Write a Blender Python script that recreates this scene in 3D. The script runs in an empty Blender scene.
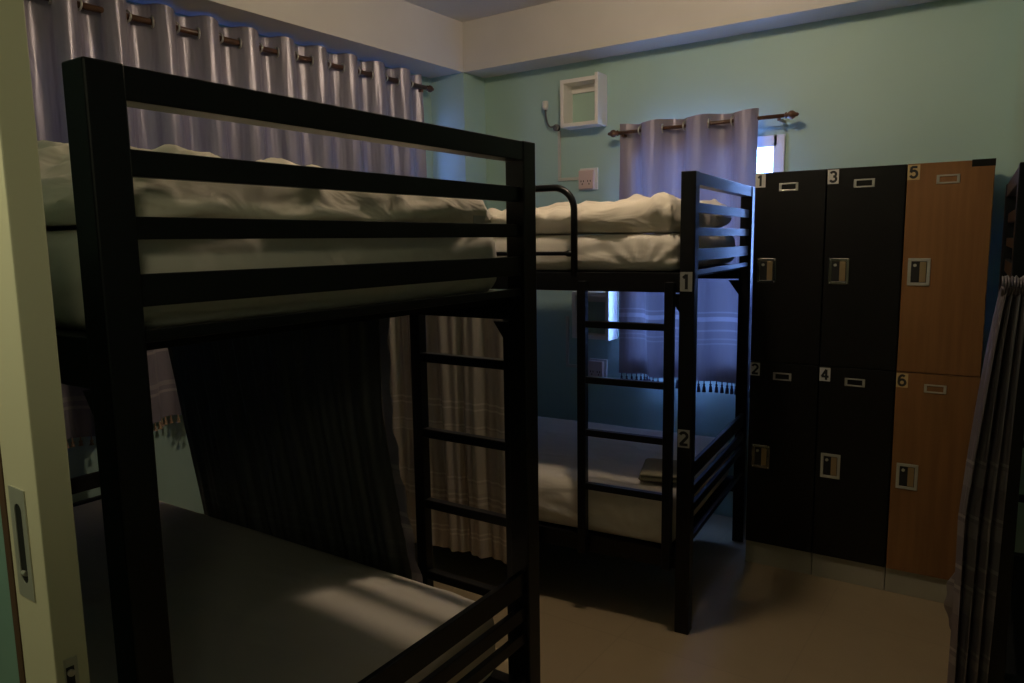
import bpy, bmesh, math, random
from mathutils import Vector, Matrix, noise
R = math.radians
C = bpy.context.scene.collection
random.seed(7)

# ------------------------------------------------------------------ materials
def mat(name, col, rough=0.6, metal=0.0, spec=0.5, **kw):
    m = bpy.data.materials.new(name); m.use_nodes = True
    b = m.node_tree.nodes['Principled BSDF']
    b.inputs['Base Color'].default_value = (*col, 1)
    b.inputs['Roughness'].default_value = rough
    b.inputs['Metallic'].default_value = metal
    b.inputs['Specular IOR Level'].default_value = spec
    for k, v in kw.items():
        b.inputs[k.replace('_', ' ')].default_value = v
    return m

def nodes(m):
    return m.node_tree.nodes, m.node_tree.links, m.node_tree.nodes['Principled BSDF']

def add_noise_bump(m, scale, strength, dist=0.01, detail=4, stretch=(1, 1, 1), distort=0.0):
    N, L, b = nodes(m)
    tc = N.new('ShaderNodeTexCoord'); mp = N.new('ShaderNodeMapping')
    mp.inputs['Scale'].default_value = stretch
    t = N.new('ShaderNodeTexNoise'); t.inputs['Scale'].default_value = scale
    t.inputs['Detail'].default_value = detail; t.inputs['Distortion'].default_value = distort
    bp = N.new('ShaderNodeBump'); bp.inputs['Strength'].default_value = strength
    bp.inputs['Distance'].default_value = dist
    L.new(tc.outputs['Object'], mp.inputs[0]); L.new(mp.outputs[0], t.inputs['Vector'])
    L.new(t.outputs['Fac'], bp.inputs['Height']); L.new(bp.outputs[0], b.inputs['Normal'])
    return m

def mottled(name, c1, c2, scale, rough, stretch=(1, 1, 1), spec=0.5, bump=0.0):
    m = mat(name, c1, rough, spec=spec)
    N, L, b = nodes(m)
    tc = N.new('ShaderNodeTexCoord'); mp = N.new('ShaderNodeMapping')
    mp.inputs['Scale'].default_value = stretch
    t = N.new('ShaderNodeTexNoise'); t.inputs['Scale'].default_value = scale; t.inputs['Detail'].default_value = 5
    r = N.new('ShaderNodeValToRGB')
    r.color_ramp.elements[0].position = 0.35; r.color_ramp.elements[1].position = 0.65
    r.color_ramp.elements[0].color = (*c1, 1); r.color_ramp.elements[1].color = (*c2, 1)
    L.new(tc.outputs['Object'], mp.inputs[0]); L.new(mp.outputs[0], t.inputs['Vector'])
    L.new(t.outputs['Fac'], r.inputs[0]); L.new(r.outputs[0], b.inputs['Base Color'])
    if bump:
        bp = N.new('ShaderNodeBump'); bp.inputs['Strength'].default_value = bump; bp.inputs['Distance'].default_value = 0.004
        L.new(t.outputs['Fac'], bp.inputs['Height']); L.new(bp.outputs[0], b.inputs['Normal'])
    return m

def tile_mat():
    m = mat('floor_tile', (0.36, 0.29, 0.20), 0.42)
    N, L, b = nodes(m)
    tc = N.new('ShaderNodeTexCoord')
    br = N.new('ShaderNodeTexBrick'); br.offset = 0.0
    br.inputs['Scale'].default_value = 1.0
    br.inputs['Brick Width'].default_value = 0.6; br.inputs['Row Height'].default_value = 0.6
    br.inputs['Mortar Size'].default_value = 0.003; br.inputs['Mortar Smooth'].default_value = 0.3
    br.inputs['Color1'].default_value = (0.36, 0.275, 0.165, 1); br.inputs['Color2'].default_value = (0.345, 0.265, 0.158, 1)
    br.inputs['Mortar'].default_value = (0.31, 0.24, 0.145, 1)
    n = N.new('ShaderNodeTexNoise'); n.inputs['Scale'].default_value = 9; n.inputs['Detail'].default_value = 6
    mx = N.new('ShaderNodeMix'); mx.data_type = 'RGBA'; mx.blend_type = 'MULTIPLY'; mx.inputs[0].default_value = 0.12
    L.new(tc.outputs['Object'], br.inputs['Vector']); L.new(tc.outputs['Object'], n.inputs['Vector'])
    L.new(br.outputs['Color'], mx.inputs[6]); L.new(n.outputs['Fac'], mx.inputs[7])
    L.new(mx.outputs[2], b.inputs['Base Color'])
    return m

def satin_mat(name, base, band, bands, transl=0.22, rough=0.33, metal=0.3, tcol=None):
    """silky curtain cloth; BANDS are (height above hem, half width, strength) of the woven lines"""
    m = mat(name, base, rough, metal, 0.6)
    N, L, b = nodes(m)
    b.inputs['Anisotropic'].default_value = 0.3
    tc = N.new('ShaderNodeTexCoord'); sp = N.new('ShaderNodeSeparateXYZ')
    L.new(tc.outputs['Object'], sp.inputs[0])
    acc = None
    for z, w, s in bands:
        cmp = N.new('ShaderNodeMath'); cmp.operation = 'COMPARE'
        cmp.inputs[1].default_value = z; cmp.inputs[2].default_value = w
        L.new(sp.outputs['Z'], cmp.inputs[0])
        mul = N.new('ShaderNodeMath'); mul.operation = 'MULTIPLY'; mul.inputs[1].default_value = s
        L.new(cmp.outputs[0], mul.inputs[0])
        if acc is None: acc = mul
        else:
            mxm = N.new('ShaderNodeMath'); mxm.operation = 'MAXIMUM'
            L.new(acc.outputs[0], mxm.inputs[0]); L.new(mul.outputs[0], mxm.inputs[1]); acc = mxm
    mix = N.new('ShaderNodeMix'); mix.data_type = 'RGBA'
    mix.inputs[6].default_value = (*base, 1); mix.inputs[7].default_value = (*band, 1)
    if acc: L.new(acc.outputs[0], mix.inputs[0])
    else: mix.inputs[0].default_value = 0
    # fine vertical weave streaks
    mp = N.new('ShaderNodeMapping'); mp.inputs['Scale'].default_value = (60, 60, 2.5)
    t = N.new('ShaderNodeTexNoise'); t.inputs['Scale'].default_value = 2.0; t.inputs['Detail'].default_value = 3
    L.new(tc.outputs['Object'], mp.inputs[0]); L.new(mp.outputs[0], t.inputs['Vector'])
    bp = N.new('ShaderNodeBump'); bp.inputs['Strength'].default_value = 0.12; bp.inputs['Distance'].default_value = 0.003
    L.new(t.outputs['Fac'], bp.inputs['Height'])
    mp2 = N.new('ShaderNodeMapping'); mp2.inputs['Scale'].default_value = (11, 11, 1.3)
    t2 = N.new('ShaderNodeTexNoise'); t2.inputs['Scale'].default_value = 1.6; t2.inputs['Detail'].default_value = 2
    bp2 = N.new('ShaderNodeBump'); bp2.inputs['Strength'].default_value = 0.45; bp2.inputs['Distance'].default_value = 0.03
    L.new(tc.outputs['Object'], mp2.inputs[0]); L.new(mp2.outputs[0], t2.inputs['Vector']); L.new(t2.outputs['Fac'], bp2.inputs['Height'])
    L.new(bp.outputs[0], bp2.inputs['Normal']); L.new(bp2.outputs[0], b.inputs['Normal'])
    L.new(mix.outputs[2], b.inputs['Base Color'])
    tr = N.new('ShaderNodeBsdfTranslucent')
    if tcol: tr.inputs['Color'].default_value = (*tcol, 1)
    else: L.new(mix.outputs[2], tr.inputs['Color'])
    ms = N.new('ShaderNodeMixShader'); ms.inputs[0].default_value = transl
    out = N['Material Output']
    L.new(b.outputs[0], ms.inputs[1]); L.new(tr.outputs[0], ms.inputs[2]); L.new(ms.outputs[0], out.inputs['Surface'])
    return m

def glass_mat(name='window_glass', tint=(0.9, 0.95, 1)):
    m = bpy.data.materials.new(name); m.use_nodes = True
    N, L = m.node_tree.nodes, m.node_tree.links
    N.remove(N['Principled BSDF'])
    tr = N.new('ShaderNodeBsdfTransparent'); tr.inputs[0].default_value = (*tint, 1)
    gl = N.new('ShaderNodeBsdfGlossy'); gl.inputs['Roughness'].default_value = 0.05
    ms = N.new('ShaderNodeMixShader'); ms.inputs[0].default_value = 0.08
    L.new(tr.outputs[0], ms.inputs[1]); L.new(gl.outputs[0], ms.inputs[2]); L.new(ms.outputs[0], N['Material Output'].inputs['Surface'])
    return m

def emit_mat(name, col, s):
    m = bpy.data.materials.new(name); m.use_nodes = True
    N, L = m.node_tree.nodes, m.node_tree.links
    N.remove(N['Principled BSDF'])
    e = N.new('ShaderNodeEmission'); e.inputs[0].default_value = (*col, 1); e.inputs[1].default_value = s
    L.new(e.outputs[0], N['Material Output'].inputs['Surface'])
    return m

LAMP_STRENGTH = 185.0
SKY_STRENGTH = 36.0
DOOR_FILL_W = 7.0
HALL_W = 12.0

M = {}
M['mint'] = mottled('mint_wall_paint', (0.36, 0.52, 0.45), (0.38, 0.54, 0.465), 3, 0.55, bump=0.02)
M['white'] = mottled('white_plaster', (0.57, 0.54, 0.50), (0.60, 0.57, 0.53), 3, 0.7, bump=0.02)
M['floor'] = tile_mat()
M['black'] = add_noise_bump(mat('black_painted_steel', (0.004, 0.004, 0.0048), 0.34, spec=0.28), 60, 0.05, 0.002)
M['black2'] = mat('black_board', (0.006, 0.006, 0.006), 0.7, spec=0.15)
M['sheet'] = add_noise_bump(mat('white_cotton_sheet', (0.74, 0.68, 0.59), 0.85, spec=0.15), 4, 0.28, 0.03, 2, (1, 1.5, 2.0), 1.2)
M['duvet'] = add_noise_bump(mat('cream_cotton_cover', (0.80, 0.72, 0.60), 0.85, spec=0.15), 5, 0.40, 0.035, 2, (0.8, 1.4, 2.2), 1.3)
M['towel'] = add_noise_bump(mat('olive_towel', (0.30, 0.27, 0.19), 0.95, spec=0.05), 220, 0.5, 0.004)
M['grey_satin'] = satin_mat('grey_satin', (0.265, 0.24, 0.285), (0.50, 0.45, 0.46),
                            [(0.30, 0.006, .8), (0.335, 0.006, .8), (0.44, 0.02, .35), (0.47, 0.006, .7), (0.12, 0.006, .7), (0.155, 0.01, .5)],
                            0.010, 0.36, 0.3)
M['bunk_satin'] = satin_mat('taupe_satin', (0.44, 0.385, 0.345), (0.64, 0.57, 0.51),
                            [(0.08, .004, .7), (0.10, .004, .7), (0.235, .006, .7), (0.26, .004, .8), (0.30, .02, .25), (0.335, .004, .7),
                             (0.52, .004, .7), (0.54, .015, .3), (0.565, .004, .7), (0.64, .004, .8), (0.665, .004, .8)],
                            0.01, 0.27, 0.4)
M['shaded_satin'] = satin_mat('grey_satin_shaded', (0.085, 0.085, 0.08), (0.13, 0.13, 0.125), [(0.2, .006, .5), (0.24, .006, .5), (0.1, .01, .4), (0.13, .004, .5)], 0.01, 0.5, 0.1)  # grey satin cloth seen unlit: its shade is put into the base colour
M['drawn_satin'] = satin_mat('mauve_grey_satin', (0.22, 0.185, 0.20), (0.42, 0.37, 0.36),
                             [(0.20, .010, .6), (0.235, .004, .8), (0.34, .012, .5), (0.37, .004, .8), (0.50, .030, .35), (0.545, .005, .8), (0.60, .005, .8), (0.70, .02, .4), (0.735, .004, .8), (0.84, .025, .35), (0.88, .004, .8)],
                             0.01, 0.32, 0.5)
M['lilac_satin'] = satin_mat('lilac_satin', (0.36, 0.31, 0.36), (0.62, 0.57, 0.67),
                             [(0.585, .012, .9), (0.62, .004, .5), (0.33, .012, .8), (0.365, .004, .5), (0.27, .005, .5), (0.20, .004, .35), (0.225, .004, .35)],
                             0.03, 0.30, 0.4)
M['tassel'] = mat('dark_purple_yarn', (0.05, 0.045, 0.07), 0.8)
M['tan_tassel'] = mat('tan_yarn', (0.35, 0.24, 0.15), 0.8)
M['wood_rod'] = mottled('dark_wood_rod', (0.07, 0.032, 0.017), (0.11, 0.05, 0.025), 20, 0.35)
M['chrome'] = mat('chrome', (0.58, 0.56, 0.50), 0.28, 0.7)
M['steel'] = mat('brushed_steel', (0.50, 0.50, 0.43), 0.38, 0.45)
M['dark_chrome'] = mat('polished_chrome', (0.55, 0.53, 0.48), 0.16, 1.0)
M['brass'] = mat('brass_inside', (0.42, 0.30, 0.16), 0.35, 0.7)
M['dark_recess'] = mat('dark_recess', (0.006, 0.006, 0.006), 0.6)
M['locker_black'] = mat('black_laminate', (0.005, 0.0045, 0.004), 0.40, spec=0.25)
M['locker_wood'] = mottled('orange_beech_laminate', (0.185, 0.084, 0.026), (0.23, 0.108, 0.036), 4.0, 0.42, stretch=(9, 9, 0.5), spec=0.4)
M['plinth'] = mottled('cream_plinth', (0.38, 0.355, 0.27), (0.41, 0.38, 0.29), 5, 0.5)
M['sticker'] = mat('white_sticker', (0.56, 0.54, 0.49), 0.5)
M['sticker_dull'] = mat('dull_sticker', (0.33, 0.325, 0.29), 0.6)
M['sticker_tan'] = mat('yellowed_sticker', (0.50, 0.36, 0.17), 0.5)
M['ink'] = mat('black_ink', (0.006, 0.006, 0.006), 0.5)
M['upvc'] = mat('white_window_frame', (0.72, 0.72, 0.72), 0.4)
M['shelf'] = mat('white_painted_shelf', (0.74, 0.72, 0.68), 0.5)
M['plastic_w'] = mat('white_plastic', (0.70, 0.68, 0.62), 0.4)
M['plastic_p'] = mat('pinkish_plastic', (0.62, 0.46, 0.40), 0.45)
M['cable'] = mat('pale_trunking', (0.50, 0.50, 0.42), 0.5)
M['grey_neck'] = mat('dark_grey_neck', (0.10, 0.10, 0.10), 0.45)
M['door'] = add_noise_bump(mat('cream_door_stile', (0.66, 0.63, 0.44), 0.45), 40, 0.04, 0.002)
M['seal'] = mat('brown_seal', (0.09, 0.045, 0.022), 0.6)
M['teal_panel'] = mat('teal_door_panel', (0.20, 0.36, 0.30), 0.35)
M['glass'] = glass_mat()
M['dimmed_glass'] = glass_mat('dimmed_window_glass', (0.33, 0.33, 0.40))  # made-up tint that weakens daylight through the left window
M['lamp'] = emit_mat('lamp_globe_glow', (1.0, 0.80, 0.57), LAMP_STRENGTH)

# ------------------------------------------------------------------ mesh helpers
class MB:
    def __init__(self): self.v = []; self.f = []
    def add(self, vs, fs):
        o = len(self.v); self.v += [tuple(p) for p in vs]; self.f += [tuple(i + o for i in f) for f in fs]
        return self
    def box(self, x0, x1, y0, y1, z0, z1, bev=0.0):
        if bev <= 0:
            return self.add([(x0,y0,z0),(x1,y0,z0),(x1,y1,z0),(x0,y1,z0),(x0,y0,z1),(x1,y0,z1),(x1,y1,z1),(x0,y1,z1)],
                            [(0,3,2,1),(4,5,6,7),(0,1,5,4),(1,2,6,5),(2,3,7,6),(3,0,4,7)])
        bm = bmesh.new(); bmesh.ops.create_cube(bm, size=1)
        for v in bm.verts:
            v.co = Vector(((x0+x1)/2 + v.co.x*(x1-x0), (y0+y1)/2 + v.co.y*(y1-y0), (z0+z1)/2 + v.co.z*(z1-z0)))
        bmesh.ops.bevel(bm, geom=bm.edges[:], offset=bev, segments=2, profile=0.5, affect='EDGES')
        bm.verts.index_update()
        self.add([v.co[:] for v in bm.verts], [[v.index for v in f.verts] for f in bm.faces]); bm.free()
        return self
    def tube(self, pts, r, n=12, cap=True):
        pts = [Vector(p) for p in pts]; rs = r if isinstance(r, (list, tuple)) else [r]*len(pts)
        vs = []; fs = []; up = None
        for i, p in enumerate(pts):
            d = (pts[min(i+1, len(pts)-1)] - pts[max(i-1, 0)]).normalized()
            if up is None:
                up = d.orthogonal().normalized()
            up = (up - d*up.dot(d)).normalized(); s = d.cross(up)
            for k in range(n):
                a = 2*math.pi*k/n
                vs.append(p + (up*math.cos(a) + s*math.sin(a))*rs[i])
        for i in range(len(pts)-1):
            for k in range(n):
                fs.append((i*n+k, i*n+(k+1) % n, (i+1)*n+(k+1) % n, (i+1)*n+k))
        if cap:
            fs.append(tuple(range(n-1, -1, -1))); fs.append(tuple((len(pts)-1)*n+k for k in range(n)))
        return self.add(vs, fs)
    def torus(self, c, axis, R0, r, n=20, m=8):
        c = Vector(c); ax = Vector(axis).normalized(); u = ax.orthogonal().normalized(); w = ax.cross(u)
        vs = []; fs = []
        for i in range(n):
            a = 2*math.pi*i/n; d = u*math.cos(a) + w*math.sin(a)
            for j in range(m):
                b = 2*math.pi*j/m
                vs.append(c + d*(R0 + r*math.cos(b)) + ax*(r*math.sin(b)))
        for i in range(n):
            for j in range(m):
                fs.append((i*m+j, ((i+1) % n)*m+j, ((i+1) % n)*m+(j+1) % m, i*m+(j+1) % m))
        return self.add(vs, fs)
    def build(self, name, m, parent=None, smooth=False, loc=None, rot=None):
        me = bpy.data.meshes.new(name); me.from_pydata(self.v, [], self.f); me.update()
        bm = bmesh.new(); bm.from_mesh(me); bmesh.ops.recalc_face_normals(bm, faces=bm.faces[:]); bm.to_mesh(me); bm.free()
        me.materials.append(m)
        if smooth:
            for p in me.polygons: p.use_smooth = True
        o = bpy.data.objects.new(name, me); C.objects.link(o)
        if parent: o.parent = parent
        if loc: o.location = loc
        if rot: o.rotation_euler = rot
        return o

def box(name, m, b, parent=None, bev=0.0):
    return MB().box(*b, bev).build(name, m, parent)

def tag(o, label, cat, group=None, kind=None):
    o['label'] = label; o['category'] = cat
    if group: o['group'] = group
    if kind: o['kind'] = kind
    return o

def struct(o, label, cat):
    return tag(o, label, cat, kind='structure')

def empty(name, loc, rz=0.0, scale=1.0):
    o = bpy.data.objects.new(name, None); C.objects.link(o)
    o.location = loc; o.rotation_euler = (0, 0, rz); o.scale = (scale,)*3
    o.empty_display_size = 0.1
    return o

def rounded_box(sx, sy, sz, r, step, disp=None):
    """closed soft box, base at z=0, centred in x and y, evenly gridded; DISP(p, n) shifts each point"""
    bm = bmesh.new()
    def cnt(s): return max(4, int(round(s/step)))
    nx, ny, nz = cnt(sx), cnt(sy), max(4, cnt(sz))
    cache = {}
    def V(i, j, k):
        key = (i, j, k)
        if key not in cache:
            cache[key] = bm.verts.new((sx*(i/nx-0.5), sy*(j/ny-0.5), sz*k/nz))
        return cache[key]
    for i in range(nx):
        for j in range(ny):
            bm.faces.new((V(i,j,0), V(i,j+1,0), V(i+1,j+1,0), V(i+1,j,0)))
            bm.faces.new((V(i,j,nz), V(i+1,j,nz), V(i+1,j+1,nz), V(i,j+1,nz)))
    for i in range(nx):
        for k in range(nz):
            bm.faces.new((V(i,0,k), V(i+1,0,k), V(i+1,0,k+1), V(i,0,k+1)))
            bm.faces.new((V(i,ny,k), V(i,ny,k+1), V(i+1,ny,k+1), V(i+1,ny,k)))
    for j in range(ny):
        for k in range(nz):
            bm.faces.new((V(0,j,k), V(0,j,k+1), V(0,j+1,k+1), V(0,j+1,k)))
            bm.faces.new((V(nx,j,k), V(nx,j+1,k), V(nx,j+1,k+1), V(nx,j,k+1)))
    hx, hy = sx/2-r, sy/2-r; z0, z1 = min(r, sz/2), sz-min(r, sz/2)
    for v in bm.verts:
        p = v.co
        q = Vector((max(-hx, min(hx, p.x)), max(-hy, min(hy, p.y)), max(z0, min(z1, p.z))))
        d = p - q
        if d.length > 1e-7:
            n = d.normalized()
            # pull the point on to the rounded shell
            mx = max(abs(d.x)/r, abs(d.y)/r, abs(d.z)/min(r, sz/2))
            v.co = q + Vector((n.x*r, n.y*r, n.z*min(r, sz/2)))*min(1, mx)
            v.normal = n
    bm.normal_update()
    if disp:
        moves = [(v, disp(v.co.copy(), v.normal.copy())) for v in bm.verts]
        for v, d in moves: v.co += d
    bm.verts.index_update()
    mb = MB(); mb.add([v.co[:] for v in bm.verts], [[v.index for v in f.verts] for f in bm.faces]); bm.free()
    return mb

def creases(n, sx, sy, seed, amp=(0.004, 0.012), width=(0.008, 0.025), angle=None):
    rnd = random.Random(seed); L = []
    for _ in range(n):
        a = rnd.uniform(0, math.pi) if angle is None else rnd.gauss(*angle)
        L.append((rnd.uniform(-sx/2, sx/2), rnd.uniform(-sy/2, sy/2), math.cos(a), math.sin(a), rnd.uniform(*amp),
                  rnd.uniform(*width), rnd.uniform(0.15, 0.5), rnd.uniform(-1, 1), rnd.uniform(0, 99)))
    def h(x, y):
        t = 0
        for cx, cy, ca, sa, am, w, ln, cv, ph in L:
            u = (x-cx)*ca + (y-cy)*sa
            if abs(u) > ln: continue
            d = -(x-cx)*sa + (y-cy)*ca + cv*0.35*u*u + 0.012*noise.noise((u*9, ph, 0))
            if abs(d) > 3*w: continue
            t += am*math.exp(-(d/w)**2)*(1-(u/ln)**2)
        return t
    return h

def arc(cx, cy, rx, ry, a0, a1, n=14):
    return [(cx+rx*math.cos(R(a0+(a1-a0)*k/n)), cy+ry*math.sin(R(a0+(a1-a0)*k/n))) for k in range(n+1)]
DIGITS = {'1': [[(0.02, 0.5), (0.02, -0.5)], [(0.0, 0.45), (-0.2, 0.27)]],
          '2': [arc(0, 0.22, 0.26, 0.24, 160, -35) + [(-0.24, -0.44)], [(-0.27, -0.44), (0.29, -0.44)]],
          '3': [arc(0, 0.22, 0.23, 0.22, 155, -80), arc(0, -0.21, 0.26, 0.24, 85, -155)],
          '4': [[(0.12, -0.5), (0.12, 0.46), (-0.28, -0.2), (0.32, -0.2)]],
          '5': [[(0.25, 0.44), (-0.17, 0.44), (-0.22, 0.02)] + arc(0, -0.15, 0.26, 0.29, 135, -155)],
          '6': [arc(0.02, 0.0, 0.28, 0.46, 55, 180) + arc(0.0, -0.19, 0.26, 0.27, 180, 540, 24)]}
def text_mesh(name, ch, h, m, parent, loc, w_=0.21):
    """numeral drawn with flat strokes in the local xz plane, facing -y"""
    mb = MB(); k = 0
    for path in DIGITS[ch]:
        for (ax, az), (bx, bz) in zip(path, path[1:]):
            d = Vector((bx-ax, bz-az)); d.normalize(); nx, nz = -d.y*w_/2, d.x*w_/2; ex, ez = d.x*0.02, d.y*0.02
            k += 1; y = -0.00001*(k % 7)
            q = [((ax-ex+nx)*h, y, (az-ez+nz)*h), ((bx+ex+nx)*h, y, (bz+ez+nz)*h), ((bx+ex-nx)*h, y, (bz+ez-nz)*h), ((ax-ex-nx)*h, y, (az-ez-nz)*h)]
            mb.add(q + [(x, 0.0004, z) for x, _, z in q], [(0,1,2,3), (7,6,5,4), (0,4,5,1), (1,5,6,2), (2,6,7,3), (3,7,4,0)])
    return mb.build(name, m, parent, loc=loc)

# ------------------------------------------------------------------ room shell
XL, YB, XR, ZC = -3.12, 3.84, 2.05, 2.79
BX, BY, BZ = -2.86, 3.63, 2.505          # inner faces of the two ceiling beams and their underside
DY0, DY1 = 0.395, 0.455                   # the front wall with the doorway
W1 = (1.0, 3.50, 1.30, 2.26)           # left window: y0 y1 z0 z1
W2 = (-1.85, -1.064, 0.82, 1.965)       # back window: x0 x1 z0 z1

struct(box('floor', M['floor'], (XL-0.3, XR+0.3, -2.2, YB+0.3, -0.12, 0.0)), 'beige tiled floor of the dormitory room', 'floor')
struct(box('ceiling', M['white'], (XL-0.3, XR+0.3, -2.2, YB+0.3, ZC, ZC+0.1)), 'white plastered ceiling above the beams', 'ceiling')
w = MB()
w.box(XL-0.14, XL, -2.2, W1[0], 0, ZC); w.box(XL-0.14, XL, W1[1], YB+0.14, 0, ZC)
w.box(XL-0.14, XL, W1[0], W1[1], 0, W1[2]); w.box(XL-0.14, XL, W1[0], W1[1], W1[3], ZC)
struct(w.build('wall_left', M['mint']), 'mint green wall behind the long grey window curtains', 'wall')
w = MB()
w.box(XL, W2[0], YB, YB+0.14, 0, ZC); w.box(W2[1], XR+0.14, YB, YB+0.14, 0, ZC)
w.box(W2[0], W2[1], YB, YB+0.14, 0, W2[2]); w.box(W2[0], W2[1], YB, YB+0.14, W2[3], ZC)
struct(w.build('wall_back', M['mint']), 'mint green wall behind the lockers with the small window', 'wall')
struct(box('wall_right', M['mint'], (XR, XR+0.14, -2.2, YB, 0, ZC)), 'mint green wall on the right of the room', 'wall')
w = MB(); w.box(XL, -1.2, DY0, DY1, 0, ZC); w.box(0.62, XR, DY0, DY1, 0, ZC); w.box(-1.2, 0.62, DY0, DY1, 2.06, ZC)
struct(w.build('wall_front', M['mint']), 'mint green wall with the sliding doorway', 'wall')
struct(box('wall_corridor', M['white'], (XL, XR, -2.2, -2.1, 0, ZC)), 'pale corridor wall behind the doorway', 'wall')
struct(box('trim_1', M['white'], (XL, BX, DY1, YB, BZ, ZC)), 'white ceiling beam above the long left curtains', 'beam')
struct(box('trim_2', M['white'], (BX, XR, BY, YB, BZ, ZC)), 'white ceiling beam along the back wall', 'beam')
struct(box('trim_3', M['mint'], (XL, BX, BY, YB, 0, BZ)), 'mint green column in the corner where the two beams meet', 'column')
struct(box('trim_4', M['mint'], (-0.095, 0.24, BY, YB, 0, BZ)), 'mint green column right of the wood-fronted lockers', 'column')

def window(name, axis, a0, a1, z0, z1, wall, label, mull):
    """AXIS 'x': lies in a wall of constant y; 'y': in a wall of constant x.  WALL = room-side wall plane"""
    root = empty(name, (0, 0, 0)); struct(root, label, 'window')
    def bx(nm, m, u0, u1, d0, d1, c0, c1, bev=0.003):
        if axis == 'x': return box(nm, m, (u0, u1, wall+d0, wall+d1, c0, c1), root, bev)
        return box(nm, m, (wall-d1, wall-d0, u0, u1, c0, c1), root, bev)
    t = 0.035
    f = MB()
    for (u0, u1, c0, c1) in ((a0-t, a0+0.02, z0-t, z1+t), (a1-0.02, a1+t, z0-t, z1+t), (a0, a1, z0-t, z0+0.02), (a0, a1, z1-0.02, z1+t)):
        if axis == 'x': f.box(u0, u1, wall-0.014, wall+0.06, c0, c1, 0.003)
        else: f.box(wall-0.06, wall+0.014, u0, u1, c0, c1, 0.003)
    f.build('window_frame', M['upvc'], root)
    for i in range(1, mull):
        u = a0 + (a1-a0)*i/mull
        bx('mullion', M['upvc'], u-0.02, u+0.02, 0.02, 0.055, z0, z1)
    for i in range(mull):
        u0 = a0 + (a1-a0)*i/mull; u1 = a0 + (a1-a0)*(i+1)/mull
        bx('pane', M['glass'] if axis == 'x' else M['dimmed_glass'], u0, u1, 0.034, 0.04, z0, z1, 0)
    return root
window('window_1', 'y', W1[0], W1[1], W1[2], W1[3], XL, 'wide window behind the long grey curtains', 4)
window('window_2', 'x', W2[0], W2[1], W2[2], W2[3], YB, 'small white-framed window behind the lilac curtain', 2)

# sliding door: only its leading stile shows at the left edge
d = empty('door_1', (-0.9, 0.353, 0)); struct(d, 'cream sliding door leaf with recessed pull at the left edge', 'door')
box('stile', M['door'], (-0.087, 0, 0, 0.037, 0.01, 2.05), d, 0.002)
box('seal', M['seal'], (-0.102, -0.087, -0.001, 0.027, 0.01, 2.05), d)
box('door_panel', M['teal_panel'], (-0.72, -0.102, 0.011, 0.022, 0.10, 1.97), d)
f = MB(); f.box(-0.80, -0.72, 0, 0.033, 0.01, 2.05, 0.002); f.box(-0.72, -0.102, 0, 0.037, 0.01, 0.10, 0.002); f.box(-0.72, -0.102, 0, 0.037, 1.97, 2.05, 0.002)
f.build('door_frame', M['door'], d)
# recessed pull: plate with a stadium-shaped hollow
def stadium(cx, cz, w_, h_, n=10):
    r = w_/2; out = []
    for k in range(n+1):
        a = math.pi*k/n; out.append((cx+r*math.cos(a), cz+h_/2-r+r*math.sin(a)))
    for k in range(n+1):
        a = math.pi+math.pi*k/n; out.append((cx+r*math.cos(a), cz-h_/2+r+r*math.sin(a)))
    return out
cx, cz = -0.052, 1.157
outer = stadium(cx, cz, 0.040, 0.135); inner = stadium(cx, cz, 0.018, 0.098)
# outer as a near-rectangle plate
outer = [(cx+0.020*(1 if x > cx else -1) if abs(x-cx) > 0.004 else x, cz+0.0675 if z > cz+0.0475 else (cz-0.0675 if z < cz-0.0475 else z)) for x, z in outer]
n = len(outer); mb = MB(); vs = []; fs = []
for (x, z) in outer: vs.append((x, 0.0, z))
for (x, z) in outer: vs.append((x, -0.0015, z))
for (x, z) in inner: vs.append((x, -0.0015, z))
for (x, z) in inner: vs.append((x, 0.0, z))
for i in range(n):
    j = (i+1) % n
    for a in range(3):
        fs.append((a*n+i, a*n+j, (a+1)*n+j, (a+1)*n+i))
pull = MB().add(vs, fs).build('pull_plate', M['steel'], d)
pull['label'] = 'brushed steel recessed pull plate'
mb = MB(); vs = [(x, -0.0006, z) for x, z in inner]; mb.add(vs, [tuple(range(len(vs)))])
mb.build('pull_recess', M['dark_recess'], pull)
MB().tube([(cx-0.005, -0.0012, cz-0.037), (cx+0.005, -0.0012, cz-0.036)], [0.0032, 0.0032], 8).build('pull_lip', M['chrome'], pull)
lk = box('latch_plate', M['steel'], (0, 0.0015, 0.009, 0.024, 0.93, 1.022), d)
box('latch_slot', M['dark_recess'], (0.0015, 0.002, 0.0105, 0.0195, 0.945, 1.012), lk)
MB().tube([(0.0015, 0.015, 1.005), (0.006, 0.015, 1.005)], 0.004, 10).build('latch_bolt', M['chrome'], lk)

# ceiling lamp (just above the frame)
LP = (-1.18, 2.26, 2.705)
lamp = empty('ceiling_lamp', (LP[0], LP[1], ZC)); tag(lamp, 'round warm ceiling lamp hanging over the aisle between the two bunks', 'lamp')
MB().tube([(0, 0, 0), (0, 0, -0.012)], [0.05, 0.045], 24).build('ceiling_rose', M['plastic_w'], lamp)
MB().tube([(0, 0, -0.010), (0, 0, -0.024)], 0.012, 10).build('stem', M['plastic_w'], lamp)
g = MB(); vs = []; fs = []; nu, nv, rr = 24, 12, 0.065
for j in range(nv+1):
    th = math.pi*j/nv
    for i in range(nu):
        a = 2*math.pi*i/nu; vs.append((rr*math.sin(th)*math.cos(a), rr*math.sin(th)*math.sin(a), -0.085+rr*math.cos(th)))
for j in range(nv):
    for i in range(nu):
        fs.append((j*nu+i, j*nu+(i+1) % nu, (j+1)*nu+(i+1) % nu, (j+1)*nu+i))
g.add(vs, fs).build('globe', M['lamp'], lamp, smooth=True)

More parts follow.
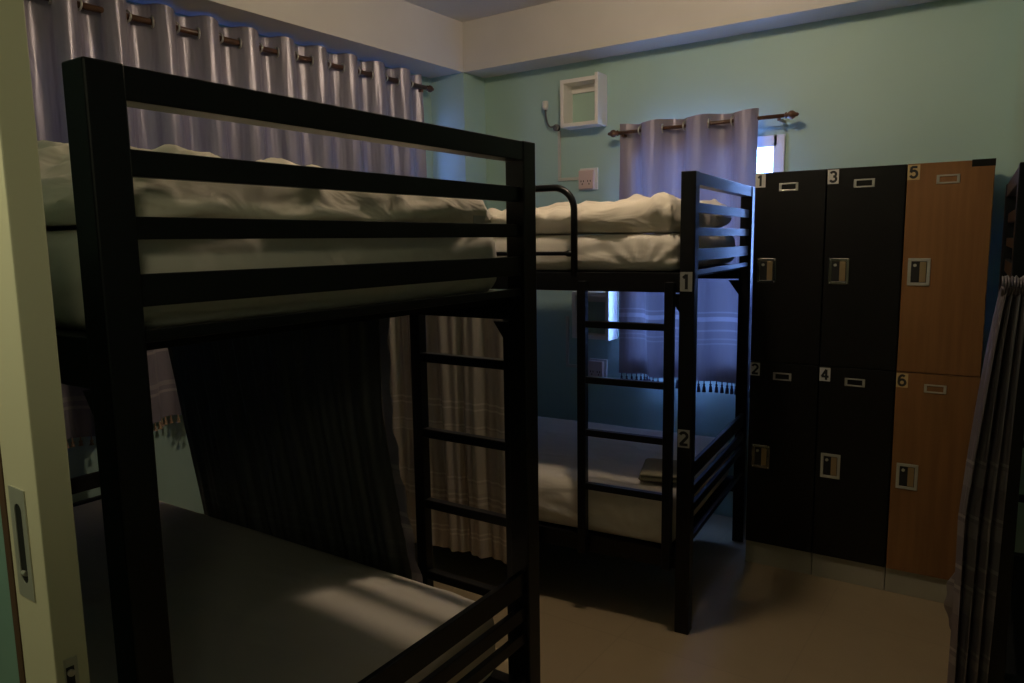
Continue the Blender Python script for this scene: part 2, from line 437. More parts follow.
# ------------------------------------------------------------------ bunk beds
BL, PW, TOP = 1.88, 0.054, 1.737
def bunk(name, label, loc, rz, BW, ladder_far, guard, stickers=(), scale=1.0, lx=-0.447):
    """local frame: visible end panel at x=0, bed runs to -x, width along +y; ladder on the side y=BW if LADDER_FAR, else y=0"""
    root = empty(name, loc, rz, scale); tag(root, label, 'bunk bed', 'black steel bunk beds')
    b = M['black']
    posts = []
    for x0 in (-PW, -BL):
        for y0 in (0, BW-PW):
            p = box('post', b, (x0, x0+PW, y0, y0+PW, 0, TOP), root, 0.003); posts.append(p)
    for xa in (-0.045, -BL+0.015):
        for nm, z0, z1 in (('top_rail', 1.691, TOP-0.001), ('end_slat', 1.594, 1.630), ('end_slat', 1.510, 1.541), ('end_slat', 1.418, 1.463),
                           ('end_frame_rail', 1.368, 1.386), ('end_slat', 0.597, 0.656), ('end_slat', 0.524, 0.562), ('end_slat', 0.460, 0.492), ('end_frame_rail', 0.345, 0.365)):
            x0, x1 = (xa+0.017, xa+0.033)
            if nm == 'top_rail': x0, x1 = xa-0.006, xa+0.042
            elif xa < -1: x0, x1 = xa, xa+0.016
            box(nm, b, (x0, x1, PW-0.002, BW-PW+0.002, z0, z1), root, 0.002)
    for y0 in (0.008, BW-0.048):
        for z0, z1 in ((1.306, 1.378), (0.252, 0.322)):
            box('side_rail', b, (-BL+PW-0.002, -PW+0.002, y0, y0+0.04, z0, z1), root, 0.002)
    for z1 in (1.370, 0.318):
        box('bed_base', M['black2'], (-BL+0.05, -0.05, 0.046, BW-0.046, z1-0.018, z1), root)
    # corner gussets below the upper frame
    for x0, s in ((-PW, -1), (-BL+PW, 1)):
        for y0 in (0.014, BW-0.044):
            g = MB(); g.add([(x0, y0, 1.30), (x0+s*0.05, y0, 1.30), (x0, y0, 1.23), (x0, y0+0.03, 1.30), (x0+s*0.05, y0+0.03, 1.30), (x0, y0+0.03, 1.23)],
                            [(0,1,2), (3,5,4), (0,3,4,1), (1,4,5,2), (2,5,3,0)])
            g.build('gusset', b, root)
    # ladder
    ly0, ly1 = (-0.026, 0.0065) if not ladder_far else (BW-0.0065, BW+0.026)
    lad = box('ladder', b, (lx, lx+0.035, ly0, ly1, 0.255, 1.345), root, 0.003)
    box('ladder_stile', b, (-0.102, -0.068, ly0, ly1, 0.255, 1.345), lad, 0.003)
    for z in (1.180, 0.962, 0.752, 0.535):
        box('rung', b, (lx+0.033, -0.100, ly0+0.003, ly1-0.003, z-0.013, z+0.013), lad, 0.003)
    if guard:
        gy = 0.012
        pts = [(-0.473, gy, 1.36)]
        zt, rad = 1.703, 0.085
        for k in range(11):
            a = math.pi/2*k/10
            pts.append((-0.473-rad+rad*math.cos(a), gy, zt-rad+rad*math.sin(a)))
        pts += [(-1.0, gy, zt), (-BL+PW-0.004, gy, zt)]
        gr = MB().tube(pts, 0.0135, 14).build('guard_rail', b, root, smooth=True)
        MB().tube([(-0.475, gy, 1.45), (-0.50, gy, 1.45), (-0.51, gy, 1.45), (-BL+PW-0.004, gy, 1.45)], [0.013, 0.013, 0.0085, 0.0085], 12).build('guard_bar', b, gr, smooth=True)
    for s, z0, z1 in stickers:
        st = box('number_sticker', M['sticker_dull'], (-PW+0.003, -0.007, -0.0012, 0.0003, z0, z1), root)
        st['label'] = 'dull white sticker numbered ' + s
        text_mesh('numeral', s, (z1-z0)*0.74, M['ink'], st, ((-PW-0.004)/2, -0.0018, (z0+z1)/2))
    return root

W1B, W2B = 1.072, 1.04
B1 = ((-0.985, 0.4866, 0), R(1.35), W1B); B2 = ((-0.986, 2.554, 0), R(6.0), W2B); B3 = ((-0.095, 3.27, 0), R(183.1), W2B); S3 = 0.965
bed1 = bunk('bunk_bed', 'black bunk bed nearest the sliding door, its slatted end filling the left foreground', B1[0], B1[1], W1B, True, False, lx=-0.420)
bed2 = bunk('bunk_bed', 'black bunk bed beside the lockers, stickers 1 and 2 on its post', B2[0], B2[1], W2B, False, True,
            (('1', 1.312, 1.382), ('2', 0.734, 0.802)))
bed3 = bunk('bunk_bed', 'black bunk bed cut by the right edge, right of the wood-fronted locker', B3[0], B3[1], W2B, False, False, scale=S3)

def at(B, x, y, z, s=1.0):
    (lx, ly, lz), a = B[:2]
    return (lx + s*(x*math.cos(a) - y*math.sin(a)), ly + s*(x*math.sin(a) + y*math.cos(a)), lz + s*z)

def mattress(B, z0, thick, label, seed, crown=0.02, s=1.0, y0=0.03, y1=1.0, step=0.022):
    sx, sy = BL-0.15, y1-y0
    cr = creases(26, sx, sy, seed, (0.0015, 0.005), (0.006, 0.02))
    def disp(p, n):
        e = (1-(2*p.x/sx)**2)*(1-(2*p.y/sy)**2)
        d = Vector((0, 0, 0))
        if n.z > 0.3:
            d.z += crown*max(0, e)**0.6 + cr(p.x, p.y) + 0.002*noise.noise((p.x*4+seed, p.y*4, 0))
        if abs(n.z) < 0.8:
            # pulled sheet: slanting tension folds on the sides
            t = p.x*n.y - p.y*n.x
            if abs(n.y) > 0.5:
                for cxn in (sx/2-0.13, -sx/2+0.2):
                    dx, dz = p.x-cxn, p.z+0.012
                    rr = math.hypot(dx, dz); an = math.atan2(dz, dx)
                    d += Vector((n.x, n.y, 0))*0.0042*math.exp(-(rr/0.22)**2)*math.sin(an*15+seed)*min(1, rr/0.03)
                d += Vector((n.x, n.y, 0))*0.003*math.sin(p.z*95 + 6*math.sin(p.x*2.3+seed) + p.x*5)*max(0, 1-p.z/thick*1.2)
            d += Vector((n.x, n.y, 0))*(0.0035*noise.noise((t*7 + p.z*9, p.z*22, seed)) + 0.006*math.sin(math.pi*p.z/thick))
        return d
    mb = rounded_box(sx, sy, thick, 0.035, step, disp)
    o = mb.build('mattress', M['sheet'], smooth=True, loc=at(B, -BL/2, (y0+y1)/2, z0, s), rot=(0, 0, B[1]))
    o.scale = (s,)*3
    tag(o, label, 'mattress', 'sheeted bunk mattresses')
    return o
ZU, ZLW = 1.393, 0.366
mattress(B1, ZU-0.018, 0.150, 'white sheeted mattress on the upper level of the foreground bunk', 1, 0.012, y0=0.04, y1=1.02, step=0.014)
mattress(B1, ZLW, 0.205, 'white sheeted mattress on the lower level of the foreground bunk, barred by ladder shadows', 2, 0.03, y1=0.982)
mattress(B2, ZU-0.012, 0.140, 'cream lit mattress on the upper level of the bunk by the lockers', 3, 0.003, y0=0.045, step=0.011)
mattress(B2, ZLW-0.042, 0.199, 'bluish lit mattress on the lower level of the bunk by the lockers', 4, 0.02, y0=0.024, step=0.013)
mattress(B3, ZU, 0.132, 'mattress showing through the slats of the bunk at the right edge', 5, 0.012, S3)

def duvet(B, x0, x1, y0, y1, z0, label, seed, base_h, prof=None, step=0.014, ncr=60, roll=0.0):
    sx, sy = x1-x0, y1-y0
    cr = creases(ncr, sx, sy, seed, (0.004, 0.012), (0.012, 0.04))
    def disp(p, n):
        u = p.x/sx + 0.5; v = p.y/sy + 0.5
        h = prof(u, v) if prof else 0.0
        k = max(0, min(1, p.z/base_h))
        d = Vector((0, 0, 0))
        e = (1-(2*u-1)**2)*(1-(2*v-1)**2)
        d.z -= 0.012*(1-min(1, max(0, e)*2.2)**0.6)
        ed = min(sx/2-abs(p.x), sy/2-abs(p.y))
        d.z -= 0.014*max(0, 1-ed/0.05)**1.3
        big = 0.5 + 0.5*noise.noise((p.x*2.6+seed, p.y*3.1, seed))
        d.z += k*(h + 0.030*(big-0.35) + cr(p.x, p.y)*(0.4+0.6*k) + 0.006*noise.noise((p.x*11, p.y*11, seed)))
        if n.z > -0.3:
            a_ = noise.noise((p.x*4.2 + 0.6*noise.noise((p.x*3, p.y*3, 9)), p.y*7.0, p.z*5 + seed*3.1))
            b_ = noise.noise((p.x*9.0 + p.y*5, p.y*11.0 - p.x*4, p.z*9 + seed*5.3))
            d += n*(0.013*max(0, 1-abs(a_)*4.5)**1.5 + 0.006*max(0, 1-abs(b_)*4)**1.5)*k
        if abs(n.z) < 0.85:
            t = p.x*n.y - p.y*n.x
            q = noise.noise((t*3.0, p.z*26 + 0.9*noise.noise((t*4, seed, 0)), seed*1.7))
            f = 0.026*(max(0, 1-abs(q)*3.0)**1.6) + 0.010*noise.noise((t*9, p.z*30, seed+5))
            d += Vector((n.x, n.y, 0))*(f*(0.25 if p.z < 0.012 else 1))
        return d
    mb = rounded_box(sx, sy, base_h, min(0.045, base_h/2), step, disp)
    o = mb.build('duvet', M['duvet'], smooth=True, loc=at(B, (x0+x1)/2, (y0+y1)/2, z0), rot=(0, 0, B[1]))
    return tag(o, label, 'duvet')
def prof1(u, v):
    side = max(0, 1-v/0.24)
    return 0.045*min(1, (1-u)*2.2) + 0.012*math.sin(u*5) - 0.095*side*side*(1.2-0.8*u)*max(0, min(1, 3*(1-u)+0.35)) + 0.010*math.sin(v*6) + 0.022*v
dv1 = duvet(B1, -1.42, -0.088, 0.042, 1.000, ZU+0.155, 'rumpled cream duvet folded on the upper mattress of the foreground bunk', 11, 0.072, prof1)
tg = MB().box(-0.0, 0.0012, 0, 0.05, 0, 0.022).build('care_tag', M['sticker'], dv1, loc=(0.675, 0.395, -0.008), rot=(0, R(6), R(4)))
tg['label'] = 'white care tag'
def prof2(u, v):
    roll = 0.030*math.exp(-((v-0.55-0.12*(u-0.5))/0.10)**2)*math.exp(-((u-0.52)/0.30)**4)
    rise = 0.052*max(0, (u-0.55)/0.45)**1.2*(1-0.6*v)
    return roll + rise + 0.008*math.sin(u*9) - 0.02*max(0, 1-u/0.2)
dv2 = duvet(B2, -1.80, -0.092, 0.050, 0.66, ZU+0.1465, 'cream duvet folded along the upper mattress of the bunk by the lockers', 21, 0.060, prof2)
rl = MB().tube([(0.40+0.034*i, 0.02+0.012*math.sin(i*0.9)+0.004*i, 0.094+0.006*math.sin(i*1.3)+0.0015*i) for i in range(11)],
               [0.010, 0.020, 0.024, 0.023, 0.021, 0.022, 0.024, 0.023, 0.021, 0.017, 0.008], 14).build('rolled_edge', M['duvet'], dv2, smooth=True)
def pillow(B, cx, cy, z0, sx, sy, sz, rot, label, seed, m='duvet', tilt=0.0):
    cr = creases(14, sx, sy, seed, (0.004, 0.010), (0.008, 0.02))
    vs = []; fs = []; n1, n2 = 40, 26
    for sgn in (1, -1):
        for i in range(n1+1):
            for j in range(n2+1):
                u = 2*i/n1-1; v = 2*j/n2-1
                e = max(0, (1-abs(u)**2.6))*max(0, (1-abs(v)**2.6))
                x = u*sx/2*(1-0.07*v*v); y = v*sy/2*(1-0.07*u*u)
                z = sz*(0.5 + sgn*0.5*e**0.42) if sgn > 0 else sz*(0.5 - 0.5*e**0.42)*0.9
                if sgn > 0: z += (cr(x, y) + 0.006*noise.noise((x*12, y*12, seed)))*min(1, e*3)
                vs.append((x, y, z))
    w_ = n2+1; o2 = (n1+1)*w_
    for i in range(n1):
        for j in range(n2):
            fs.append((i*w_+j, (i+1)*w_+j, (i+1)*w_+j+1, i*w_+j+1))
            fs.append((o2+i*w_+j, o2+i*w_+j+1, o2+(i+1)*w_+j+1, o2+(i+1)*w_+j))
    me = MB().add(vs, fs)
    o = me.build('pillow', M[m], smooth=True, loc=at(B, cx, cy, z0), rot=(0, tilt, B[1]+rot))
    bm = bmesh.new(); bm.from_mesh(o.data); bmesh.ops.remove_doubles(bm, verts=bm.verts[:], dist=0.0008); bmesh.ops.recalc_face_normals(bm, faces=bm.faces[:]); bm.to_mesh(o.data); bm.free()
    for p in o.data.polygons: p.use_smooth = True
    return tag(o, label, 'pillow')
pillow(B2, -0.25, 0.83, ZU+0.142, 0.36, 0.29, 0.13, 0.03, 'bluish crumpled pillow nearest the window on the upper bunk by the lockers', 32)
# folded towel on the lower mattress
def towel():
    mb = rounded_box(0.15, 0.24, 0.032, 0.015, 0.012, lambda p, n: Vector((n.x, n.y, 0))*0.006*math.sin(p.z*260) + Vector((0, 0, 0.006*noise.noise((p.x*14, p.y*9, 2))*(p.z > 0.03))))
    return mb
o = towel().build('folded_towel', M['towel'], smooth=True, loc=at(B2, -0.19, 0.24, ZLW+0.175), rot=(0, 0, B2[1]+R(12)))
tag(o, 'folded olive towel lying on the lower mattress of the bunk by the lockers', 'towel')

# ------------------------------------------------------------------ curtains
def cloth(fn, ns, nt):
    vs = []; fs = []
    for i in range(ns+1):
        for j in range(nt+1):
            vs.append(fn(i/ns, j/nt))
    w_ = nt+1
    for i in range(ns):
        for j in range(nt):
            fs.append((i*w_+j, (i+1)*w_+j, (i+1)*w_+j+1, i*w_+j+1))
    return MB().add(vs, fs)

def tassel(c, parent, m, ln=0.06):
    x, y, z = c
    MB().tube([(x, y, z), (x, y, z-0.014), (x, y, z-0.02), (x, y, z-0.026), (x, y, z-0.034), (x, y, z-ln)],
              [0.0025, 0.0025, 0.0072, 0.0045, 0.0082, 0.0102], 7).build('tassel', m, parent, smooth=True)

def finial(name, m, parent, p, d):
    """turned wooden pinecone finial at P pointing along D"""
    p = Vector(p); d = Vector(d)
    prof = [(0, .010), (.006, .019), (.012, .019), (.016, .012), (.024, .020), (.034, .026), (.046, .025), (.056, .018), (.064, .011), (.070, .012), (.076, .006), (.080, .001)]
    return MB().tube([p + d*t*0.85 for t, r in prof], [r*0.8 for t, r in prof], 16).build(name, m, parent, smooth=True)

# left window: one long rod, two curtains
RX, RZ = -3.035, 2.415
rod = empty('curtain_rod', (RX, 0.99, RZ)); tag(rod, 'dark wooden curtain rod under the left ceiling beam', 'curtain rod')
MB().tube([(0, 0, 0), (0, 2.50, 0)], 0.0125, 14).build('pole', M['wood_rod'], rod, smooth=True)
finial('finial', M['wood_rod'], rod, (0, 2.50, 0), (0, 1, 0)); finial('finial', M['wood_rod'], rod, (0, 0, 0), (0, -1, 0))
for yy in (0.06, 1.26, 2.46):
    box('bracket', M['wood_rod'], (XL-RX, 0.004, yy-0.01, yy+0.01, -0.03, -0.0125), rod, 0.002)

def ring_curtain(name, label, group, axis, a0, a1, plane, ztop, zbot, zrod, lam, amp, m, seed, flare=(0, 0), tas=None, tm=None, grom=True, ns_per=26, gr_m='chrome', soft=0.5, away=1, tl=0.06, low=0.0):
    """curtain threaded on a rod through eyelets.  AXIS 'y' hangs in x=plane, 'x' hangs in y=plane."""
    base = (plane, a0, zbot) if axis == 'y' else (a0, plane, zbot)
    Lw, H = a1-a0, ztop-zbot
    nw = max(1, round(Lw/lam)); lam2 = Lw/nw
    def off(s, t):                     # s along the width, t from hem (0) to top (1)
        ph = 2*math.pi*nw*s
        wob = (1-t)*soft*1.6*noise.noise((s*nw*0.9, t*1.3, seed))
        a = amp*(1 - 0.35*(1-t)*noise.noise((s*3, 0.3, seed)))
        v = math.sin(ph + wob)
        v = math.copysign(abs(v)**0.72, v)
        return a*v + (1-t)*0.010*noise.noise((s*9, t*3, seed+3)) + 0.003*noise.noise((s*nw*3, t*6, seed+8))
    def pt(s, t):
        u = s*Lw + low*s*max(0, 0.72-t) + (1-t)*(flare[0]*(1-s) + flare[1]*s) + 0.008*(1-t)*noise.noise((s*5, t*2, seed+1))
        z = t*H + (0.006*math.sin(2*math.pi*nw*s+1.0) if t > 0.995 else 0) + (0.008*noise.noise((s*6, 1, seed)) if t < 0.005 else 0)
        o_ = off(s, t)
        return (o_*away, u, z) if axis == 'y' else (u, o_*away, z)
    c = cloth(pt, nw*ns_per, 60).build(name, m, smooth=True, loc=base)
    tag(c, label, 'curtain', group)
    if grom:
        for k in range(2*nw):
            s = (k+0.0)/(2*nw) + 0.25/(2*nw)*0
            if k == 0: continue
            u = s*Lw; sl = (1 if k % 2 == 0 else -1)
            ax = Vector((-1.0*sl*away, 0.75, 0)) if axis == 'y' else Vector((0.75, -1.0*sl*away, 0))
            p = (0, u, zrod-zbot) if axis == 'y' else (u, 0, zrod-zbot)
            MB().torus(p, (0.25*sl, 1, 0) if axis == 'y' else (1, 0.25*sl, 0), 0.021, 0.0045, 18, 6).build('eyelet', M[gr_m], c, smooth=True)
    if tas:
        n_ = tas
        for k in range(n_):
            s = (k+0.5)/n_; p = pt(s, 0.0)
            tassel((p[0], p[1], p[2]+0.002), c, tm, tl)
    return c
ring_curtain('window_curtain', 'grey satin curtain with eyelets at the far left, next to the door edge', 'grey curtains of the left window', 'y',
             1.0, 1.600, RX, RZ+0.068, 0.757, RZ, 0.19, 0.038, M['grey_satin'], 3, (0, -0.02), 24, M['tan_tassel'], tl=0.036)
ring_curtain('window_curtain', 'long grey satin curtain with eyelets stretched behind the foreground bunk', 'grey curtains of the left window', 'y',
             1.585, 3.45, RX, RZ+0.068, 0.757, RZ, 0.20, 0.038, M['grey_satin'], 4, (0, 0.07), 72, M['tan_tassel'], tl=0.036)

# back window: short rod with finials, one lilac curtain with a tassel fringe
rod = empty('curtain_rod', (-1.888, 3.745, 2.075)); tag(rod, 'short wooden curtain rod with carved finials on the back wall', 'curtain rod')
MB().tube([(0, 0, 0), (0.875, 0, 0)], 0.0095, 14).build('pole', M['wood_rod'], rod, smooth=True)
finial('finial', M['wood_rod'], rod, (0.875, 0, 0), (1, 0, 0)); finial('finial', M['wood_rod'], rod, (0, 0, 0), (-1, 0, 0))
for xx in (0.025, 0.85):
    box('bracket', M['wood_rod'], (xx-0.008, xx+0.008, -0.003, YB-3.745, -0.022, -0.0095), rod, 0.002)
ring_curtain('window_curtain', 'lilac satin curtain with tassel fringe over the back wall window', None, 'x',
             -1.882, -1.135, 3.745, 2.118, 0.752, 2.075, 0.25, 0.045, M['lilac_satin'], 9, (0.0, 0.0), 34, M['tassel'], soft=0.9, low=0.13)  # hidden lower edge widened to block daylight from the window

def bunk_curtain(B, name, label, m, xr, xl, yloc, z0, z1, folds, amp, seed, s=1.0, hem=None, out=-1):
    """privacy curtain under an upper bunk: XR(t) and XL(t) give its right and left edge, t from hem to top"""
    org = at(B, 0, yloc, z0, s)
    H = z1-z0
    def pt(u, t):
        ph = 2*math.pi*(folds*u + 0.35*noise.noise((u*4, 0.7*t, seed)))
        o_ = amp*(0.6+0.5*noise.noise((u*5, 2, seed)))*math.sin(ph) + amp*0.35*math.sin(2.3*ph+1) + 0.012*(1-t)*noise.noise((u*7, t*2, seed+2))
        x = xr(t)*(1-u) + xl(t)*u
        zz = t*H + (1-t)*0.012*noise.noise((u*9, 4, seed))
        return (x, o_, zz)
    c = cloth(pt, int(folds*24), 60).build(name, m, smooth=True, loc=org, rot=(0, 0, B[1])); c.scale = (s,)*3
    return tag(c, label, 'curtain')
# foreground bunk: grey curtain, shade put into its colour, along its aisle side, held by the mattress
lerp = lambda a, b, t: a + (b-a)*t
c = bunk_curtain(B1, 'bunk_curtain', 'grey privacy curtain with shade in its colour, hanging inside the lower foreground bunk', M['shaded_satin'],
             lambda t: -0.482 + 0.125*max(0, 1-t/0.72)**1.2, lambda t: lerp(-1.345, -1.565, t), 1.012, 0.40, 1.298, 11, 0.006, 41)
# ruffled pale edge of that curtain
def ruff(u, t):
    x = -0.482 + 0.125*max(0, 1-t/0.72)**1.2
    return (x + 0.034*u + 0.004*noise.noise((t*40, u*3, 1)), 0.006*math.sin(t*46)*u + 0.003*u*noise.noise((t*25, 5, 5)) - 0.002, t*(1.298-0.40))
rf = cloth(ruff, 4, 140).build('ruffled_edge', M['grey_satin'], c, smooth=True)
rf['label'] = 'pale ruffled hem along the curtain edge'
bunk_curtain(B2, 'bunk_curtain', 'shiny taupe privacy curtain on the lower bunk by the lockers, left of its ladder', M['bunk_satin'],
             lambda t: -0.63 - 0.03*t, lambda t: -1.80, -0.060, 0.165, 1.298, 8.0, 0.023, 43)

# bunk at the right edge: curtain drawn open and bunched round the post
def edges(t):
    q = 1-t
    xl = 0.016 + 0.060*min(1, q/0.45)**0.8 - 0.004*max(0, (q-0.45))
    xr = -0.032 + 0.026*q
    return xl, xr
def bunch(u, t):
    xl, xr = edges(t)
    ph = 2*math.pi*3.5*u + 1.6*noise.noise((u*3, t*1.5, 7))
    x = lerp(xr, xl, u) + 0.007*math.sin(2*ph+1)
    y = 1.092 + 0.030*math.sin(ph)*(0.75+0.25*(1-t)) + 0.010*noise.noise((u*6, t*4, 8))
    return (x, y, t*1.33 + 0.006*math.sin(u*30))
c = cloth(bunch, 160, 70).build('bunk_curtain', M['drawn_satin'], smooth=True, loc=at(B3, 0, 0, 0.05, S3), rot=(0, 0, B3[1]))
tag(c, 'lilac grey satin curtain bunched on the bunk at the right edge', 'curtain')
def gather(u, t):
    a = t*2*math.pi
    return (lerp(-0.036, 0.022, u), 1.092 + 0.034*math.cos(a)+0.005*math.sin(u*60+t*5), 1.325 + 0.024*math.sin(a) + 0.010*noise.noise((u*9, t*3, 3)))
cloth(gather, 60, 24).build('gathered_heading', M['drawn_satin'], c, smooth=True)
def corner(u, t):
    return (0.066+0.030*u*math.sin(math.pi*t)**0.7 + 0.003*math.sin(t*20), 1.09-0.02*u, lerp(0.44, 0.64, t) - 0.05*u)
cloth(corner, 8, 24).build('turned_corner', M['drawn_satin'], c, smooth=True)

# ------------------------------------------------------------------ lockers
LA = R(2.4)
def locker(ix, front, label, nums, tape=False):
    Wd = 0.291
    o = (-1.013 + ix*0.294*math.cos(LA), 3.320 + ix*0.294*math.sin(LA), 0)
    root = empty('locker', o, LA); tag(root, label, 'locker', 'two-door lockers along the back wall')
    m = M['locker_wood'] if front == 'wood' else M['locker_black']
    box('carcass', m, (0, Wd, 0.019, 0.44, 0.106, 1.779), root, 0.001)
    box('plinth', M['plinth'], (0, Wd, 0.012, 0.43, 0, 0.1055), root, 0.001)
    for (z0, z1), num in (((0.953, 1.778), nums[0]), ((0.108, 0.949), nums[1])):
        dr = box('locker_door', m, (0.001, Wd-0.001, 0, 0.018, z0, z1), root, 0.0012)
        top = z1 - 0.004
        st = box('number_sticker', M['sticker_tan'] if front == 'wood' else M['sticker'], (0.001, 0.044, -0.001, 0.0, top-0.058, top), dr)
        st['label'] = 'small square sticker numbered ' + num
        text_mesh('numeral', num, 0.045, M['ink'], st, (0.0225, -0.0016, top-0.029))
        # card holder
        lx, lz = 0.102, z1-0.082 if z1 > 1 else z1-0.075
        h = MB(); a, bq, hh, t = lx, lx+0.078, 0.034, 0.006
        h.box(a, bq, -0.003, 0, lz, lz+t, 0.0008); h.box(a, bq, -0.003, 0, lz+hh-t, lz+hh, 0.0008)
        h.box(a, a+t+0.004, -0.003, 0, lz, lz+hh, 0.0008); h.box(bq-t-0.004, bq, -0.003, 0, lz, lz+hh, 0.0008)
        ch = h.build('card_holder', M['chrome'], dr)
        for q in (a+0.004, bq-0.004):
            MB().tube([(q, -0.003, lz+hh/2), (q, -0.0042, lz+hh/2)], 0.0022, 8).build('screw', M['chrome'], ch)
        # recessed latch with a square steel surround
        hx0, hx1 = 0.020, 0.099; hz1 = z1-(0.368 if z1 > 1 else 0.378); hz0 = hz1-0.108; t = 0.012
        h = MB()
        h.box(hx0, hx1, -0.004, 0, hz0, hz0+t, 0.0012); h.box(hx0, hx1, -0.004, 0, hz1-t, hz1, 0.0012)
        h.box(hx0, hx0+t, -0.004, 0, hz0, hz1, 0.0012); h.box(hx1-t, hx1, -0.004, 0, hz0, hz1, 0.0012)
        lt = h.build('latch_surround', M['steel'] if num in '456' else M['dark_chrome'], dr)
        box('latch_recess', M['dark_recess'], (hx0+t, hx1-t, -0.0008, 0, hz0+t, hz1-t), lt)
        MB().box(hx0+t+0.030, hx1-t-0.002, -0.0035, -0.0008, hz0+t+0.002, hz1-t-0.002, 0.001).build('latch_tongue', M['brass'], lt)
        MB().tube([(hx0+t+0.013, -0.0008, hz1-t-0.016), (hx0+t+0.013, -0.007, hz1-t-0.016)], 0.006, 12).build('lock_barrel', M['chrome'], lt)
        for q in (hx0+t/2, hx1-t/2):
            for zz in (hz0+t/2, hz1-t/2):
                MB().tube([(q, -0.004, zz), (q, -0.0052, zz)], 0.0026, 8).build('screw', M['chrome'], lt)
    if tape:
        tp = MB(); tp.box(Wd-0.075, Wd+0.0012, -0.0012, 0.0, 1.754, 1.7805); tp.box(Wd, Wd+0.0012, 0, 0.05, 1.754, 1.7805)
        tp.build('corner_tape', M['locker_black'], root)
    return root
locker(0, 'black', 'black locker numbered 1 and 2, closest to the bunk post', ('1', '2'))
locker(1, 'black', 'black locker numbered 3 and 4, between locker 1 and the wood one', ('3', '4'))
locker(2, 'wood', 'orange wood-fronted locker numbered 5 and 6', ('5', '6'), True)

# ------------------------------------------------------------------ things on the back wall
def shelf(x0, x1, z0, z1, dp, label):
    y1 = YB
    root = empty('wall_shelf', ((x0+x1)/2, y1, z0)); tag(root, label, 'shelf', 'white box shelves on the back wall')
    w_, h_, t = x1-x0, z1-z0, 0.022
    box('bottom_board', M['shelf'], (-w_/2, w_/2-t-0.0003, -dp, 0, 0, t), root, 0.0015)
    box('top_board', M['shelf'], (-w_/2, w_/2-t-0.0003, -dp, 0, h_-t-0.008, h_-0.008), root, 0.0015)
    box('side_board', M['shelf'], (-w_/2, -w_/2+t, -dp, 0, t, h_-t-0.008), root, 0.0015)
    box('side_board', M['shelf'], (w_/2-t, w_/2, -dp-0.004, 0, -0.002, h_+0.006), root, 0.0015)
    box('mounting_rail', M['shelf'], (-w_/2+t, w_/2-t, -0.012, 0, h_-t-0.05, h_-t-0.008), root)
    return root
shelf(-2.252, -2.008, 2.135, 2.404, 0.105, 'white box shelf high on the back wall, left of the lilac curtain')
shelf(-2.180, -1.940, 0.935, 1.215, 0.105, 'white box shelf low on the back wall, seen under the upper bunk')

def wall_light(x, z, label):
    root = empty('reading_light', (x, YB, z)); tag(root, label, 'lamp')
    MB().tube([(0, 0, 0), (0, -0.02, 0), (0, -0.024, 0)], [0.02, 0.02, 0.012], 16).build('wall_mount', M['grey_neck'], root)
    pts = []
    for k in range(13):
        a = k/12
        pts.append((-0.055*math.sin(a*math.pi/2)**0.8, -0.024-0.02*a, 0.012 - 0.02*math.sin(a*math.pi) + 0.095*a*a))
    MB().tube(pts, 0.0055, 8).build('neck', M['grey_neck'], root, smooth=True)
    x1, y1, z1 = pts[-1]
    MB().tube([(x1, y1, z1-0.005), (x1, y1, z1+0.01), (x1, y1, z1+0.04), (x1, y1, z1+0.045)], [0.012, 0.018, 0.018, 0.014], 16).build('lamp_head', M['plastic_w'], root, smooth=True)
wall_light(-2.334, 2.155, 'small bent-neck reading light left of the high box shelf')

def trunking(x, z0, z1, x1, label):
    f_ = MB().box(x-0.009, x+0.009, YB-0.012, YB, z0, z1, 0.002).box(x-0.009, x1, YB-0.012, YB, z0-0.018, z0, 0.002)
    o_ = f_.build('cable_trunking', M['cable']); return tag(o_, label, 'cable trunking', 'cable trunking on the back wall')
def outlet(xc, zc, label):
    root = empty('wall_socket', (xc, YB, zc)); tag(root, label, 'socket', 'sockets on the back wall')
    box('back_plate', M['plastic_w'], (-0.058, 0.058, -0.010, 0, -0.062, 0.062), root, 0.003)
    box('face_plate', M['plastic_p'], (-0.056, 0.040, -0.030, -0.010, -0.056, 0.050), root, 0.004)
    s_ = MB()
    for cx_ in (-0.030, 0.014):
        for dx_, dz_ in ((-0.008, 0.006), (0.008, 0.006), (0, -0.010)):
            s_.box(cx_+dx_-0.0025, cx_+dx_+0.0025, -0.0312, -0.030, dz_-0.018-0.005, dz_-0.018+0.005)
    s_.build('socket_holes', M['ink'], root)
trunking(-2.318, 1.865, 2.135, -2.17, 'pale cable trunking dropping from the reading light to the upper socket')
outlet(-2.122, 1.848, 'pinkish double socket on the back wall above the upper bunk')
trunking(-2.27, 0.76, 1.05, -2.11, 'pale cable trunking beside the low box shelf')
outlet(-2.060, 0.745, 'double socket low on the back wall, seen through the ladder')

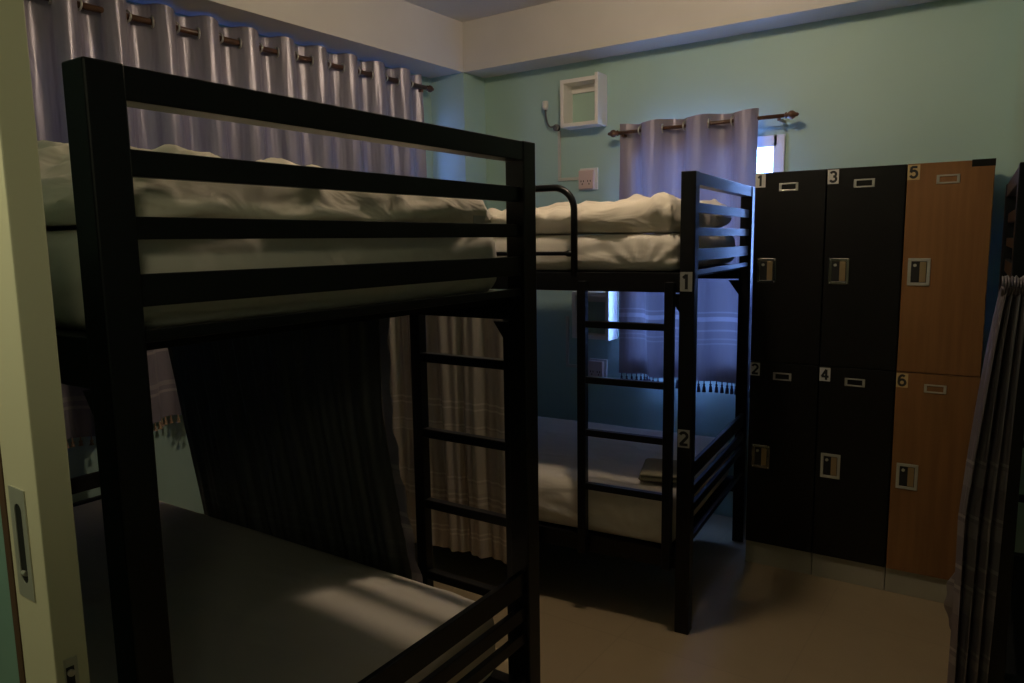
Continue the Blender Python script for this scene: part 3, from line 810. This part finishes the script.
# ------------------------------------------------------------------ light
def area(name, loc, rot, sx, sy, power, col, portal=False):
    l = bpy.data.lights.new(name, 'AREA'); l.shape = 'RECTANGLE'; l.size = sx; l.size_y = sy
    l.energy = power; l.color = col
    o = bpy.data.objects.new(name, l); C.objects.link(o); o.location = loc; o.rotation_euler = rot
    if portal: l.cycles.is_portal = True
    return o
sl = bpy.data.lights.new('door_fill_spot', 'SPOT'); sl.energy = DOOR_FILL_W; sl.color = (1.0, 0.95, 0.62)  # added fill spot that brightens the door edge and near mattress side
sl.spot_size = R(50); sl.spot_blend = 1.0; sl.shadow_soft_size = 0.12
so = bpy.data.objects.new('door_fill_spot', sl); C.objects.link(so); so.location = (0.15, -0.25, 1.95)
so.rotation_euler = (Vector((-0.95, 0.40, 1.66)) - Vector(so.location)).to_track_quat('-Z', 'Y').to_euler()
area('window_portal', (XL-0.15, (W1[0]+W1[1])/2, (W1[2]+W1[3])/2), (0, R(-90), 0), W1[3]-W1[2], W1[1]-W1[0], 1, (1, 1, 1), True)
area('window_portal', ((W2[0]+W2[1])/2, YB+0.15, (W2[2]+W2[3])/2), (R(-90), 0, 0), W2[1]-W2[0], W2[3]-W2[2], 1, (1, 1, 1), True)

pl = bpy.data.lights.new('hall_lamp', 'POINT'); pl.energy = HALL_W; pl.color = (1.0, 0.95, 0.62); pl.shadow_soft_size = 0.1
po = bpy.data.objects.new('hall_lamp', pl); C.objects.link(po); po.location = (-1.15, -0.18, 2.05)

wd = bpy.data.worlds.new('sky'); bpy.context.scene.world = wd; wd.use_nodes = True
bg = wd.node_tree.nodes['Background']; bg.inputs[0].default_value = (0.27, 0.46, 1.0, 1); bg.inputs[1].default_value = SKY_STRENGTH

# ------------------------------------------------------------------ camera
cam = bpy.data.cameras.new('camera'); co = bpy.data.objects.new('camera', cam); C.objects.link(co)
cam.sensor_width = 36; cam.lens = 36*743.07/1024; cam.clip_start = 0.02
yaw, pi_, ro = R(34.936), R(7.673), R(-0.8546)
f = Vector((-math.sin(yaw), math.cos(yaw), 0)); r = Vector((math.cos(yaw), math.sin(yaw), 0)); u = Vector((0, 0, 1))
f2 = f*math.cos(pi_) - u*math.sin(pi_); u2 = u*math.cos(pi_) + f*math.sin(pi_)
r3 = r*math.cos(ro) + u2*math.sin(ro); u3 = -r*math.sin(ro) + u2*math.cos(ro)
co.matrix_world = Matrix(((r3.x, u3.x, -f2.x, 0), (r3.y, u3.y, -f2.y, 0), (r3.z, u3.z, -f2.z, 1.5), (0, 0, 0, 1)))
sc = bpy.context.scene; sc.camera = co
sc.view_settings.view_transform = 'Standard'; sc.view_settings.look = 'None'
sc.view_settings.exposure = 0.0; sc.view_settings.gamma = 1.0; sc.view_settings.use_curve_mapping = False
sc.cycles.max_bounces = 8; sc.cycles.diffuse_bounces = 5; sc.cycles.transparent_max_bounces = 12
sc.cycles.sample_clamp_indirect = 6; sc.cycles.use_denoising = True
